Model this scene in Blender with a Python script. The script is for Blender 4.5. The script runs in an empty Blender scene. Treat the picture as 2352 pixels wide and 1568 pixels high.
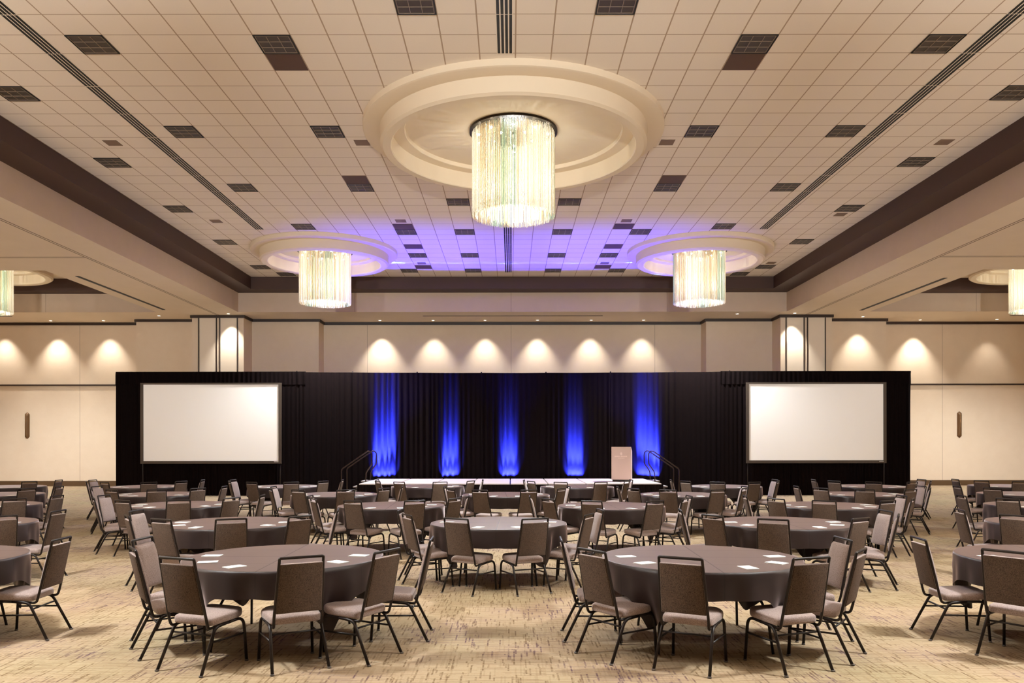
import bpy, bmesh, math, random
from mathutils import Vector, Matrix
C = bpy.context.scene.collection
rnd = random.Random(7)
PI = math.pi

# ------------------------------------------------------------------ helpers
def srgb(r, g, b):
    f = lambda c: (c/255/12.92) if c/255 <= .04045 else ((c/255+.055)/1.055)**2.4
    return (f(r), f(g), f(b), 1)

class MB:
    """collects simple shapes, builds ONE mesh object"""
    def __init__(s): s.v = []; s.f = []; s.sm = []
    def quad(s, a, b, c, d, sm=False):
        n = len(s.v); s.v += [a, b, c, d]; s.f.append((n, n+1, n+2, n+3)); s.sm.append(sm)
    def box(s, x0, x1, y0, y1, z0, z1):
        n = len(s.v)
        s.v += [(x0,y0,z0),(x1,y0,z0),(x1,y1,z0),(x0,y1,z0),(x0,y0,z1),(x1,y0,z1),(x1,y1,z1),(x0,y1,z1)]
        for q in ((0,3,2,1),(4,5,6,7),(0,1,5,4),(1,2,6,5),(2,3,7,6),(3,0,4,7)):
            s.f.append(tuple(n+i for i in q)); s.sm.append(False)
    def loops(s, loops, closed=True, cap0=True, cap1=True, sm=True):
        n = len(s.v); k = len(loops[0])
        for l in loops: s.v += [tuple(p) for p in l]
        for i in range(len(loops)-1):
            for j in range(k if closed else k-1):
                a = n+i*k+j; b = n+i*k+(j+1) % k
                s.f.append((a, b, b+k, a+k)); s.sm.append(sm)
        if cap0: s.f.append(tuple(n+j for j in reversed(range(k)))); s.sm.append(False)
        if cap1: s.f.append(tuple(n+(len(loops)-1)*k+j for j in range(k))); s.sm.append(False)
    def tube(s, pts, r, n=8, squash=1.0, cap=True):
        pts = [Vector(p) for p in pts]; loops = []
        prev = None
        for i, p in enumerate(pts):
            if i == 0: t = pts[1]-pts[0]
            elif i == len(pts)-1: t = pts[-1]-pts[-2]
            else: t = (pts[i+1]-p).normalized()+(p-pts[i-1]).normalized()
            t.normalize()
            if prev is None:
                u = t.orthogonal().normalized() if abs(t.x) > .9 else (Vector((1,0,0))-t*t.x).normalized()
            else:
                u = (prev-t*prev.dot(t)).normalized()
            prev = u; w = t.cross(u)
            rr = r[i] if isinstance(r, (list, tuple)) else r
            loops.append([p+u*math.cos(2*PI*j/n)*rr+w*math.sin(2*PI*j/n)*rr*squash for j in range(n)])
        s.loops(loops, True, cap, cap)
    def lathe(s, prof, cx=0, cy=0, n=96, sm=True):
        loops = [[(cx+r*math.cos(2*PI*j/n), cy+r*math.sin(2*PI*j/n), z) for j in range(n)] for r, z in prof]
        s.loops(loops, True, False, False, sm)
    def disc(s, cx, cy, z, r, n=96):
        k = len(s.v); s.v += [(cx+r*math.cos(2*PI*j/n), cy+r*math.sin(2*PI*j/n), z) for j in range(n)]
        s.f.append(tuple(range(k, k+n))); s.sm.append(False)
    def mesh(s, name, m):
        me = bpy.data.meshes.new(name); me.from_pydata([tuple(p) for p in s.v], [], s.f)
        me.polygons.foreach_set('use_smooth', s.sm)
        if m: me.materials.append(m)
        me.update(); return me
    def build(s, name, m, parent=None):
        o = bpy.data.objects.new(name, s.mesh(name, m)); C.objects.link(o)
        if parent: o.parent = parent
        return o

def bend(pts, rad=.03, n=4):
    """round the inner corners of a polyline"""
    pts = [Vector(p) for p in pts]; out = [pts[0]]
    for i in range(1, len(pts)-1):
        a, b, c = pts[i-1], pts[i], pts[i+1]
        ra = min(rad, (a-b).length*.45, (c-b).length*.45)
        p0 = b+(a-b).normalized()*ra; p1 = b+(c-b).normalized()*ra
        for k in range(n+1):
            t = k/n; out.append(p0*(1-t)**2+b*2*t*(1-t)+p1*t*t)
    out.append(pts[-1]); return out

def tag(o, label=None, cat=None, group=None, kind=None):
    if label: o['label'] = label
    if cat: o['category'] = cat
    if group: o['group'] = group
    if kind: o['kind'] = kind
    return o
def thing(name, loc, rz, label, cat, group=None):
    o = bpy.data.objects.new(name, None); C.objects.link(o); o.location = loc; o.rotation_euler = (0, 0, rz)
    o.empty_display_size = .1
    return tag(o, label, cat, group)
def struct(name, mb, m): return tag(mb.build(name, m), kind='structure')
def copy_tree(src, loc, rz, label, group=None):
    r = src.copy(); C.objects.link(r); r.location = loc; r.rotation_euler = (0, 0, rz)
    r['label'] = label
    if group: r['group'] = group
    for ch in list(src.children):
        c = ch.copy(); C.objects.link(c); c.parent = r
        for g in list(ch.children):
            d = g.copy(); C.objects.link(d); d.parent = c
    return r
ORD = ['first', 'second', 'third', 'fourth', 'fifth', 'sixth', 'seventh', 'eighth', 'ninth', 'tenth', 'eleventh', 'twelfth', 'thirteenth', 'fourteenth']

# ------------------------------------------------------------------ materials
def mat(name, col, rough=.6, metal=0, spec=.5, sheen=0):
    m = bpy.data.materials.new(name); m.use_nodes = True
    b = m.node_tree.nodes['Principled BSDF']
    b.inputs['Base Color'].default_value = col; b.inputs['Roughness'].default_value = rough
    b.inputs['Metallic'].default_value = metal; b.inputs['Specular IOR Level'].default_value = spec
    if sheen:
        b.inputs['Sheen Weight'].default_value = sheen; b.inputs['Sheen Roughness'].default_value = .4
    return m
class NT:
    def __init__(s, m): s.m = m; s.t = m.node_tree; s.b = s.t.nodes['Principled BSDF']
    def n(s, typ, **kw):
        x = s.t.nodes.new(typ)
        for k, v in kw.items(): setattr(x, k, v)
        return x
    def l(s, a, b): s.t.links.new(a, b)
    def math(s, op, a, b=None, c=None):
        x = s.n('ShaderNodeMath', operation=op)
        for i, v in enumerate((a, b, c)):
            if v is None: continue
            if isinstance(v, (int, float)): x.inputs[i].default_value = v
            else: s.l(v, x.inputs[i])
        return x.outputs[0]
    def mix(s, f, a, b, mode='MIX'):
        x = s.n('ShaderNodeMix', data_type='RGBA', blend_type=mode)
        if isinstance(f, (int, float)): x.inputs[0].default_value = f
        else: s.l(f, x.inputs[0])
        for i, v in ((6, a), (7, b)):
            if isinstance(v, tuple): x.inputs[i].default_value = v
            else: s.l(v, x.inputs[i])
        return x.outputs[2]
    def coord(s):
        tc = s.n('ShaderNodeTexCoord'); sp = s.n('ShaderNodeSeparateXYZ'); s.l(tc.outputs['Object'], sp.inputs[0])
        return tc.outputs['Object'], sp.outputs[0], sp.outputs[1], sp.outputs[2]
    def comb(s, x, y, z=0):
        c = s.n('ShaderNodeCombineXYZ')
        for i, v in enumerate((x, y, z)):
            if isinstance(v, (int, float)): c.inputs[i].default_value = v
            else: s.l(v, c.inputs[i])
        return c.outputs[0]
    def white(s, v):
        w = s.n('ShaderNodeTexWhiteNoise', noise_dimensions='3D'); s.l(v, w.inputs['Vector']); return w
    def noise(s, v, scale, detail=2, rough=.5):
        w = s.n('ShaderNodeTexNoise'); w.inputs['Scale'].default_value = scale
        w.inputs['Detail'].default_value = detail; w.inputs['Roughness'].default_value = rough
        if v is not None: s.l(v, w.inputs['Vector'])
        return w.outputs['Fac']
    def bump(s, h, strength, dist=.01):
        b = s.n('ShaderNodeBump'); b.inputs['Strength'].default_value = strength; b.inputs['Distance'].default_value = dist
        s.l(h, b.inputs['Height']); s.l(b.outputs[0], s.b.inputs['Normal'])
    def base(s, c): s.l(c, s.b.inputs['Base Color'])
    def ramp(s, f, a, b):
        r = s.n('ShaderNodeMapRange'); r.inputs[1].default_value = a; r.inputs[2].default_value = b; r.clamp = True
        s.l(f, r.inputs[0]); return r.outputs[0]

TILE = .61
# suspended ceiling: square tiles in a thin darker grid
M_CEIL = mat('ceiling tile', srgb(222, 200, 178), .85, spec=.15)
n = NT(M_CEIL); v, x, y, z = n.coord()
u = n.math('DIVIDE', n.math('SUBTRACT', x, .08), TILE); w = n.math('DIVIDE', y, TILE)
lx = n.math('ABSOLUTE', n.math('SUBTRACT', n.math('FRACT', n.math('ADD', u, .5)), .5))
ly = n.math('ABSOLUTE', n.math('SUBTRACT', n.math('FRACT', n.math('ADD', w, .5)), .5))
line = n.math('MAXIMUM', n.math('LESS_THAN', lx, .019), n.math('LESS_THAN', ly, .016))
cell = n.white(n.comb(n.math('FLOOR', u), n.math('FLOOR', w)))
tcol = n.mix(n.math('MULTIPLY', cell.outputs['Value'], .35), srgb(240, 228, 214), srgb(232, 218, 202))
tcol = n.mix(n.math('MULTIPLY', n.noise(v, 60, 3), .25), tcol, srgb(222, 206, 190))
n.base(n.mix(line, tcol, srgb(180, 156, 134)))

def seam_wall(name, c0, c1):
    m = mat(name, c0, .8, spec=.2); n = NT(m); v, x, y, z = n.coord()
    f = n.math('ABSOLUTE', n.math('SUBTRACT', n.math('FRACT', n.math('ADD', n.math('DIVIDE', x, 6.34), .5)), .5))
    line = n.math('LESS_THAN', f, .0016)
    c = n.mix(n.noise(v, 3, 3), c0, c1)
    mp = n.n('ShaderNodeMapping'); mp.inputs['Scale'].default_value = (40, 40, 3); n.l(v, mp.inputs[0])
    c = n.mix(n.math('MULTIPLY', n.noise(mp.outputs[0], 4, 2), .25), c, srgb(196, 168, 138))
    n.base(n.mix(n.math('MULTIPLY', line, .55), c, srgb(120, 98, 78)))
    return m
M_WALL = seam_wall('beige wall covering', srgb(230, 212, 190), srgb(223, 203, 180))
M_SOFFIT = mat('soffit plaster', srgb(222, 200, 175), .85, spec=.15)
n = NT(M_SOFFIT); v, x, y, z = n.coord()
n.base(n.mix(n.noise(v, 1.5, 3), srgb(234, 219, 200), srgb(227, 211, 191)))
M_FASCIA = seam_wall('coffer fascia paint', srgb(216, 192, 170), srgb(208, 184, 160))
M_BAND = mat('dark brown band paint', srgb(74, 52, 44), .55, spec=.3)
M_PLASTER = mat('dome plaster', srgb(226, 208, 182), .75, spec=.2)
M_TRIM = mat('espresso wood trim', srgb(52, 34, 24), .45)
M_BASE = mat('brown baseboard', srgb(86, 62, 36), .5)
M_BLACK = mat('black slot', srgb(16, 13, 12), .6)
M_TROFFER = mat('dark louvre housing', srgb(62, 50, 42), .5)
M_LOUVRE = mat('louvre blade', srgb(142, 124, 106), .4, metal=.3)
M_PANEL = mat('brown ceiling plate', srgb(84, 58, 44), .7)
M_VENT = mat('taupe vent plate', srgb(128, 104, 86), .7)
M_TRIMRING = mat('white trim ring', srgb(235, 222, 205), .4)
M_CANOPY = mat('bronze canopy', srgb(46, 34, 26), .35, metal=.6)
M_SCONCE = mat('bronze wall fixture', srgb(104, 74, 44), .4, metal=.3)
M_FRAME = mat('black powder coated steel', srgb(30, 20, 16), .45, spec=.3)
M_RAIL = mat('dark steel hand rail', srgb(70, 56, 48), .3, metal=.8)
M_SCREEN = mat('white projection fabric', srgb(238, 234, 230), .8, spec=.1)
M_SCREEN.node_tree.nodes['Principled BSDF'].inputs['Emission Color'].default_value = (1, .92, .84, 1)   # faint glow added to lift and even out the screen brightness
M_SCREEN.node_tree.nodes['Principled BSDF'].inputs['Emission Strength'].default_value = .09
M_SFRAME = mat('dark aluminium frame', srgb(66, 54, 44), .5, metal=.2)
M_BADGE = mat('silver badge', srgb(220, 215, 210), .4)
M_DECK = mat('pale stage deck', srgb(220, 202, 194), .6)
M_DECKEDGE = mat('dark deck edge', srgb(60, 48, 42), .5)
M_PAPER = mat('white paper', srgb(252, 250, 246), .6)
M_LECTERN = mat('blush laminate', srgb(206, 178, 162), .5)
M_LECLOGO = mat('pale lectern emblem', srgb(228, 204, 188), .4)
M_TREAD = mat('stair tread', srgb(120, 108, 100), .6)
M_TNOSE = mat('pale stair nosing', srgb(226, 214, 204), .5)

# black velour
M_DRAPE = mat('black velour drape', srgb(26, 18, 18), .95, spec=.04)
n = NT(M_DRAPE); v, x, y, z = n.coord()
n.base(n.mix(n.noise(v, 14, 3), srgb(10, 6, 6), srgb(20, 12, 12)))
M_SKIRT = mat('black pleated skirt', srgb(22, 15, 14), .9, spec=.05)

# table cloth: dark brown satin polyester, pressed fold lines across the top
M_CLOTH = mat('dark brown table linen', srgb(36, 25, 23), .5, spec=.35, sheen=.8)
M_CLOTH.node_tree.nodes['Principled BSDF'].inputs['Sheen Tint'].default_value = (1, .80, .77, 1)
M_CLOTH.node_tree.nodes['Principled BSDF'].inputs['Sheen Roughness'].default_value = .28
n = NT(M_CLOTH); v, x, y, z = n.coord()
fx = n.math('ABSOLUTE', x); fy = n.math('ABSOLUTE', y)
fy2 = n.math('ABSOLUTE', n.math('SUBTRACT', fy, .46))
fold = n.math('MAXIMUM', n.math('LESS_THAN', fx, .006), n.math('MAXIMUM', n.math('LESS_THAN', fy, .005), n.math('LESS_THAN', fy2, .004)))
n.base(n.mix(n.math('MULTIPLY', fold, .5), n.mix(n.noise(v, 3, 2), srgb(34, 23, 21), srgb(42, 29, 27)), srgb(12, 8, 7)))
n.l(n.math('MULTIPLY_ADD', fold, -.45, 1.0), n.b.inputs['Sheen Weight'])

# upholstery: taupe tweed on seats and pads, darker brown tweed on the rear of the backs
def tweed(name, c0, c1, c2, sh):
    m = mat(name, c0, .9, spec=.12, sheen=sh); n = NT(m); v, x, y, z = n.coord()
    a = n.noise(v, 120, 3, .7); b = n.noise(v, 260, 2, .6)
    c = n.mix(n.ramp(a, .36, .62), c0, c1)
    n.base(n.mix(n.math('MULTIPLY', n.ramp(b, .42, .66), .5), c, c2)); n.bump(b, .3, .004)
    return m
M_FAB = tweed('taupe tweed upholstery', srgb(122, 104, 98), srgb(164, 146, 140), srgb(186, 168, 162), .35)
M_FABB = tweed('dark brown tweed', srgb(52, 41, 34), srgb(90, 75, 65), srgb(120, 102, 90), 0)

# patterned carpet: beige with short woven dashes in both directions
M_CARPET = mat('patterned carpet', srgb(205, 178, 138), .95, spec=.1)
n = NT(M_CARPET); v, x, y, z = n.coord()
def dash(cx, cy, thr, seed, wid):
    col = n.math('FLOOR', n.math('DIVIDE', x if cx < cy else y, min(cx, cy)))
    sh = n.white(n.comb(col, seed, 3.3)).outputs['Value']
    lng = n.math('ADD', n.math('DIVIDE', y if cx < cy else x, max(cx, cy)), n.math('MULTIPLY', sh, 7.0))
    c2 = n.math('FLOOR', lng)
    r = n.white(n.comb(col, c2, seed)).outputs['Value']
    fr = n.math('FRACT', n.math('DIVIDE', x if cx < cy else y, min(cx, cy)))
    inside = n.math('LESS_THAN', n.math('ABSOLUTE', n.math('SUBTRACT', fr, .5)), wid)
    return r, inside, thr
patch = n.noise(v, .9, 2, .6); patch2 = n.noise(v, 2.3, 2, .6); patch3 = n.noise(v, .5, 1)
dens = n.math('MULTIPLY', n.math('SUBTRACT', patch2, .5), .55)
def hit(r, inside, thr, sgn):
    t = n.math('SUBTRACT', thr, n.math('MULTIPLY', dens, sgn))
    return n.math('MULTIPLY', n.math('GREATER_THAN', r, t), inside)
d1 = hit(*dash(.016, .21, .885, 1.0, .44), .55)
d4 = hit(*dash(.018, .10, .925, 4.0, .44), .55)
d2 = hit(*dash(.21, .015, .70, 2.0, .38), .3)
bc = n.mix(n.ramp(patch, .35, .65), srgb(165, 147, 119), srgb(161, 140, 117))
bc = n.mix(n.math('MULTIPLY', n.ramp(patch3, .5, .7), .5), bc, srgb(152, 144, 112))
rw = n.white(n.comb(n.math('FLOOR', n.math('DIVIDE', x, .012)), n.math('FLOOR', n.math('DIVIDE', y, .03)))).outputs['Value']
rh = n.white(n.comb(n.math('FLOOR', n.math('DIVIDE', x, .12)), n.math('FLOOR', n.math('DIVIDE', y, .012)), 9)).outputs['Value']
bc = n.mix(n.math('MULTIPLY', rw, .22), bc, srgb(150, 124, 92))
bc = n.mix(n.math('MULTIPLY', n.math('GREATER_THAN', rh, .72), .22), bc, srgb(140, 112, 84))
rk = n.white(n.comb(n.math('FLOOR', n.math('DIVIDE', x, .014)), n.math('FLOOR', n.math('DIVIDE', y, .24)), 6)).outputs['Value']
bc = n.mix(n.math('MULTIPLY', n.math('GREATER_THAN', rk, .80), .26), bc, srgb(128, 108, 80))
dark = n.mix(n.ramp(patch, .5, .62), srgb(104, 82, 56), srgb(84, 60, 72))
rv = n.white(n.comb(n.math('FLOOR', n.math('DIVIDE', x, .016)), n.math('FLOOR', n.math('DIVIDE', y, .035)), 4.4)).outputs['Value']
bc = n.mix(n.math('MULTIPLY', d2, .34), bc, dark)
bc = n.mix(n.math('MULTIPLY', d1, n.math('MULTIPLY_ADD', rv, .60, .28)), bc, dark)
bc = n.mix(n.math('MULTIPLY', d4, n.math('MULTIPLY_ADD', rv, .5, .2)), bc, dark)
n.base(bc)

# crystal strands: tinted, partly translucent
M_CRYSTAL = bpy.data.materials.new('crystal strand'); M_CRYSTAL.use_nodes = True
t = M_CRYSTAL.node_tree; t.nodes.clear()
out = t.nodes.new('ShaderNodeOutputMaterial'); at = t.nodes.new('ShaderNodeAttribute'); at.attribute_name = 'tint'
df = t.nodes.new('ShaderNodeBsdfDiffuse'); tl = t.nodes.new('ShaderNodeBsdfTranslucent'); gl = t.nodes.new('ShaderNodeBsdfGlossy')
gl.inputs['Roughness'].default_value = .25; gl.inputs['Color'].default_value = (1, .95, .88, 1)
m1 = t.nodes.new('ShaderNodeMixShader'); m1.inputs[0].default_value = .55
m2 = t.nodes.new('ShaderNodeMixShader'); m2.inputs[0].default_value = .14
t.links.new(at.outputs['Color'], df.inputs[0]); t.links.new(at.outputs['Color'], tl.inputs[0])
t.links.new(df.outputs[0], m1.inputs[1]); t.links.new(tl.outputs[0], m1.inputs[2])
t.links.new(m1.outputs[0], m2.inputs[1]); t.links.new(gl.outputs[0], m2.inputs[2]); t.links.new(m2.outputs[0], out.inputs[0])

def emit(name, col, s):
    m = bpy.data.materials.new(name); m.use_nodes = True
    b = m.node_tree.nodes['Principled BSDF']; b.inputs['Base Color'].default_value = col
    b.inputs['Emission Color'].default_value = col; b.inputs['Emission Strength'].default_value = s
    return m
M_BULB = emit('glowing bulb', (1, .86, .66, 1), 40)
M_LENS = emit('downlight lens', (1, .9, .74, 1), 6)

# ------------------------------------------------------------------ room shell
H_CEIL, H_LEDGE, H_SOF = 8.47, 7.99, 7.21
MX0, MX1 = -10.30, 10.40           # main coffer, upper opening
LX0, LX1 = -11.08, 11.20           # main coffer, lower opening
MY0, MY1, LY0, LY1 = 2.2, 31.3, 1.4, 32.1
SX = (-14.40, 14.58)               # inner edges of the side coffers
SO = (-23.9, 24.1); SY0, SY1 = 24.4, 32.3
RX0, RX1, RY0, RY1 = -27.5, 27.5, -8.0, 34.85

b = MB(); b.quad((RX0,RY0,0),(RX1,RY0,0),(RX1,RY1,0),(RX0,RY1,0)); struct('floor', b, M_CARPET)
b = MB()
b.quad((MX0,MY1,H_CEIL),(MX1,MY1,H_CEIL),(MX1,MY0,H_CEIL),(MX0,MY0,H_CEIL))
for s in (0, 1):
    e, o = (SX[s]-.7, SO[s]+.7) if s == 0 else (SX[s]+.7, SO[s]-.7)
    x0, x1 = min(e, o), max(e, o)
    b.quad((x0,SY1-.7,H_CEIL),(x1,SY1-.7,H_CEIL),(x1,SY0+.7,H_CEIL),(x0,SY0+.7,H_CEIL))
struct('ceiling', b, M_CEIL)
# lower ceiling (beams and perimeter) around the three coffers
b = MB()
def sof(x0, x1, y0, y1): b.quad((x0,y1,H_SOF),(x1,y1,H_SOF),(x1,y0,H_SOF),(x0,y0,H_SOF))
sof(RX0, RX1, LY1, RY1); sof(RX0, RX1, RY0, LY0)
sof(SX[0], LX0, LY0, LY1); sof(LX1, SX[1], LY0, LY1)
for s in (0, 1):
    xi, xo, xr = SX[s], SO[s], (RX0, RX1)[s]
    a0, a1 = min(xi, xr), max(xi, xr)
    sof(a0, a1, LY0, SY0); sof(min(xo, xr), max(xo, xr), SY0, LY1)
struct('ceiling_soffit', b, M_SOFFIT)
def coffer(x0, x1, y0, y1, ux0, ux1, uy0, uy1, num):
    # upright fascia, horizontal ledge, dark band up to the tiles
    f = MB(); z0, z1 = H_SOF, H_LEDGE
    f.quad((x0,y1,z0),(x1,y1,z0),(x1,y1,z1),(x0,y1,z1)); f.quad((x1,y0,z0),(x0,y0,z0),(x0,y0,z1),(x1,y0,z1))
    f.quad((x0,y0,z0),(x0,y1,z0),(x0,y1,z1),(x0,y0,z1)); f.quad((x1,y1,z0),(x1,y0,z0),(x1,y0,z1),(x1,y1,z1))
    struct('trim_%d' % num, f, M_FASCIA)
    g = MB(); z = H_LEDGE
    g.quad((x0,y1,z),(x1,y1,z),(ux1,uy1,z),(ux0,uy1,z)); g.quad((x1,y0,z),(x0,y0,z),(ux0,uy0,z),(ux1,uy0,z))
    g.quad((x0,y0,z),(x0,y1,z),(ux0,uy1,z),(ux0,uy0,z)); g.quad((x1,y1,z),(x1,y0,z),(ux1,uy0,z),(ux1,uy1,z))
    x0, x1, y0, y1 = ux0, ux1, uy0, uy1; z0, z1 = H_LEDGE, H_CEIL
    g.quad((x0,y1,z0),(x1,y1,z0),(x1,y1,z1),(x0,y1,z1)); g.quad((x1,y0,z0),(x0,y0,z0),(x0,y0,z1),(x1,y0,z1))
    g.quad((x0,y0,z0),(x0,y1,z0),(x0,y1,z1),(x0,y0,z1)); g.quad((x1,y1,z0),(x1,y0,z0),(x1,y0,z1),(x1,y1,z1))
    struct('trim_%d' % (num+1), g, M_BAND)
coffer(LX0, LX1, LY0, LY1, MX0, MX1, MY0, MY1, 1)
coffer(SO[0], SX[0], SY0, SY1, SO[0]+.7, SX[0]-.7, SY0+.7, SY1-.7, 3)
coffer(SX[1], SO[1], SY0, SY1, SX[1]+.7, SO[1]-.7, SY0+.7, SY1-.7, 5)

# far wall: centre recess, bumped-out bays, partition pockets, side rooms
YW, YB, YC = 34.85, 33.95, 32.90
line = [(RX0,YW),(-16.1,YW),(-16.1,YB),(-13.28,YB),(-13.28,YC),(-11.13,YC),(-11.13,YB),(-8.26,YB),(-8.26,YW),
        (8.38,YW),(8.38,YB),(11.22,YB),(11.22,YC),(13.36,YC),(13.36,YB),(16.12,YB),(16.12,YW),(RX1,YW)]
b = MB()
for p, q in zip(line, line[1:]): b.quad((*p,0),(*q,0),(*q,H_SOF),(*p,H_SOF))
struct('wall_back', b, M_WALL)
b = MB(); b.quad((RX0,RY0,0),(RX0,RY1,0),(RX0,RY1,H_SOF),(RX0,RY0,H_SOF)); struct('wall_left', b, M_WALL)
b = MB(); b.quad((RX1,RY1,0),(RX1,RY0,0),(RX1,RY0,H_SOF),(RX1,RY1,H_SOF)); struct('wall_right', b, M_WALL)
b = MB(); b.quad((RX1,RY0,0),(RX0,RY0,0),(RX0,RY0,H_SOF),(RX1,RY0,H_SOF)); struct('wall_front', b, mat('dark unseen wall', srgb(84, 66, 54), .8))  # unseen wall, darkened to cut bounce onto the chair backs
def strip(name, m, z0, z1, d, segs):
    b = MB()
    for (px, py), (qx, qy) in segs:
        if abs(py-qy) < 1e-6: b.box(px-(d if True else 0)*0, qx, py-d, py, z0, z1)
        else:
            inner = 1 if px < 0 else -1
            y0, y1 = min(py, qy), max(py, qy)
            # side faces of pockets and bays: strip stands proud of the face
            side = side_of[(px, y0)]
            b.box(min(px, px+side*d), max(px, px+side*d), y0-d, y1-d, z0, z1)
    struct(name, b, m)
side_of = {(-16.1,YB):-1, (-13.28,YC):-1, (-11.13,YC):1, (-8.26,YB):1, (8.38,YB):-1, (11.22,YC):-1, (13.36,YC):1, (16.12,YB):1}
segs = list(zip(line, line[1:]))
strip('trim_7', M_TRIM, H_SOF-.115, H_SOF-.002, .06, segs)
strip('baseboard_back', M_BASE, 0, .235, .025, segs)
outer = [s for s in segs if s in (segs[0], segs[-1])]
strip('trim_8', M_TRIM, 4.42, 4.485, .04, outer)
# partition pockets: dark edge strips of the stacked panels
b = MB()
for x in (-13.0, -12.26, -12.12, -11.84+.45, 11.45, 12.2, 12.34, 13.08):
    b.box(x-.022, x+.022, YC-.03, YC, .235, H_SOF-.115)
struct('trim_9', b, M_TRIM)
b = MB()
for x in (-12.62, 12.72): b.box(x-.34, x+.34, YC-.012, YC, .235, H_SOF-.115)
for x in (-11.76, 11.83): b.box(x-.34, x+.34, YC-.012, YC, .235, H_SOF-.115)
struct('trim_10', b, M_SOFFIT)
# partition tracks in the beams (double line) and cross tracks
b = MB()
for x in (-12.18, 12.29):
    for d in (-.045, .045): b.box(x+d-.012, x+d+.012, LY0, YC, H_SOF-.004, H_SOF+.01)
for x0, x1 in ((RX0, -12.23), (12.34, RX1)):
    for d in (-.05, .05): b.box(x0, x1, 22.7+d-.012, 22.7+d+.012, H_SOF-.004, H_SOF+.01)
struct('trim_11', b, mat('brown track line', srgb(120, 96, 76), .7))

# plaster rings of the chandelier domes
def dome(cx, cy, r0, num):
    k = r0-3.14; s = MB(); z = H_CEIL
    prof = [(3.14+k, z), (3.14+k, z-.12), (3.10+k, z-.14), (2.80+k, z-.14), (2.79+k, z-.16), (2.79+k, z-.42), (2.73+k, z-.46), (2.57+k, z-.46), (2.55+k, z-.44), (2.55+k, z-.10), (2.29+k, z-.10), (2.28+k, z-.09), (2.28+k, z-.008)]
    if k < 0: prof = [(2.45, z), (2.45, z-.12), (2.42, z-.14), (2.16, z-.14), (2.15, z-.16), (2.15, z-.42), (2.09, z-.46), (1.90, z-.46), (1.87, z-.44), (1.87, z-.10), (1.64, z-.10), (1.63, z-.09), (1.63, z-.008)]
    s.lathe(list(reversed(prof)), cx, cy, 128, sm=False); s.disc(cx, cy, z-.008, prof[-1][0], 128)
    o = struct('trim_%d' % num, s, M_PLASTER)
    md = o.modifiers.new('edge', 'EDGE_SPLIT'); md.split_angle = math.radians(30)
    for p in o.data.polygons: p.use_smooth = True
CH = [(.055, 16.73, 3.14), (-6.37, 27.1, 2.45), (6.46, 27.1, 2.45), (-19.1, 28.7, 2.45), (19.1, 28.7, 2.45)]
for i, (cx, cy, r0) in enumerate(CH): dome(cx, cy, r0, 12+i)

# ------------------------------------------------------------------ chandeliers
def strand_mesh():
    r = random.Random(3); V = []; F = []; col = []
    def add(x, y, z1, z0, c, rad):
        n = int((z1-z0)/.026)
        base = len(V)
        a0 = r.random()*PI
        rows = 0
        for i in range(n):
            zt = z1-(z1-z0)*i/n
            for dz, rr in ((0, .35), (.012, 1.0)):
                q = rad*rr*(.75+.5*r.random() if rr == 1 else 1)
                for j in range(4):
                    a = a0+j*PI/2; V.append((x+q*math.cos(a), y+q*math.sin(a), zt-dz))
                rows += 1
        for i in range(rows-1):
            for j in range(4):
                p = base+i*4+j; s = base+i*4+(j+1) % 4
                F.append((p, s, s+4, p+4))
        col.extend([c]*(rows*4))
    pal = [(.90,.87,.78), (.93,.90,.84), (.80,.69,.48), (.70,.56,.36), (.62,.68,.52), (.46,.57,.46), (.88,.80,.62)]
    for R, N in ((.865, 210), (.80, 180), (.70, 140), (.55, 90)):
        for i in range(N):
            a = 2*PI*(i+.5*r.random())/N
            # tint drifts around the drum: green, amber, clear
            g = math.sin(a*3+1.2)+.5*math.sin(a*7+.4)+.6*(r.random()-.5)
            c = pal[4+r.randrange(2)] if g > .75 else pal[2+r.randrange(2)] if g > .05 else pal[r.choice((0, 1, 6))]
            if R < .75 and r.random() < .5: c = pal[r.choice((2, 3, 4, 5))]
            rr = R+r.uniform(-.012, .012)
            add(rr*math.cos(a), rr*math.sin(a), 1.76, r.uniform(-.012, .012)+(.08 if R < .8 else 0)*r.random(), c, .0082)
    me = bpy.data.meshes.new('crystal_strands'); me.from_pydata(V, [], F)
    at = me.color_attributes.new('tint', 'FLOAT_COLOR', 'POINT')
    flat = []
    for c in col: flat += [*c, 1]
    at.data.foreach_set('color', flat); me.materials.append(M_CRYSTAL); me.update()
    return me
STR = strand_mesh()
LOC_L = ['hanging from the large dome in mid ceiling', 'hanging from the left dome before the stage', 'hanging from the right dome before the stage',
         'cut by the left edge of the photo', 'cut by the right edge of the photo']
ZB = 6.635
bulb = MB()
for i in range(6):
    a0, a1 = PI*i/6, PI*(i+1)/6
    pass
def ball(mb, x, y, z, r, n=8, m=6):
    loops = [[(x+r*math.sin(PI*(i+.02)/(m+.04))*math.cos(2*PI*j/n), y+r*math.sin(PI*(i+.02)/(m+.04))*math.sin(2*PI*j/n), z-r*math.cos(PI*(i+.02)/(m+.04))) for j in range(n)] for i in range(m+1)]
    mb.loops(loops)
ball(bulb, 0, 0, 0, .026); BULB = bulb.mesh('bulb', M_BULB)
cn = MB(); cn.lathe([(.05, 1.78), (.93, 1.78), (.93, 1.83), (.30, 1.83), (.30, H_CEIL-.012-ZB), (.05, H_CEIL-.012-ZB)], n=64, sm=False)
CANOPY = cn.mesh('canopy', M_CANOPY)
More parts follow.
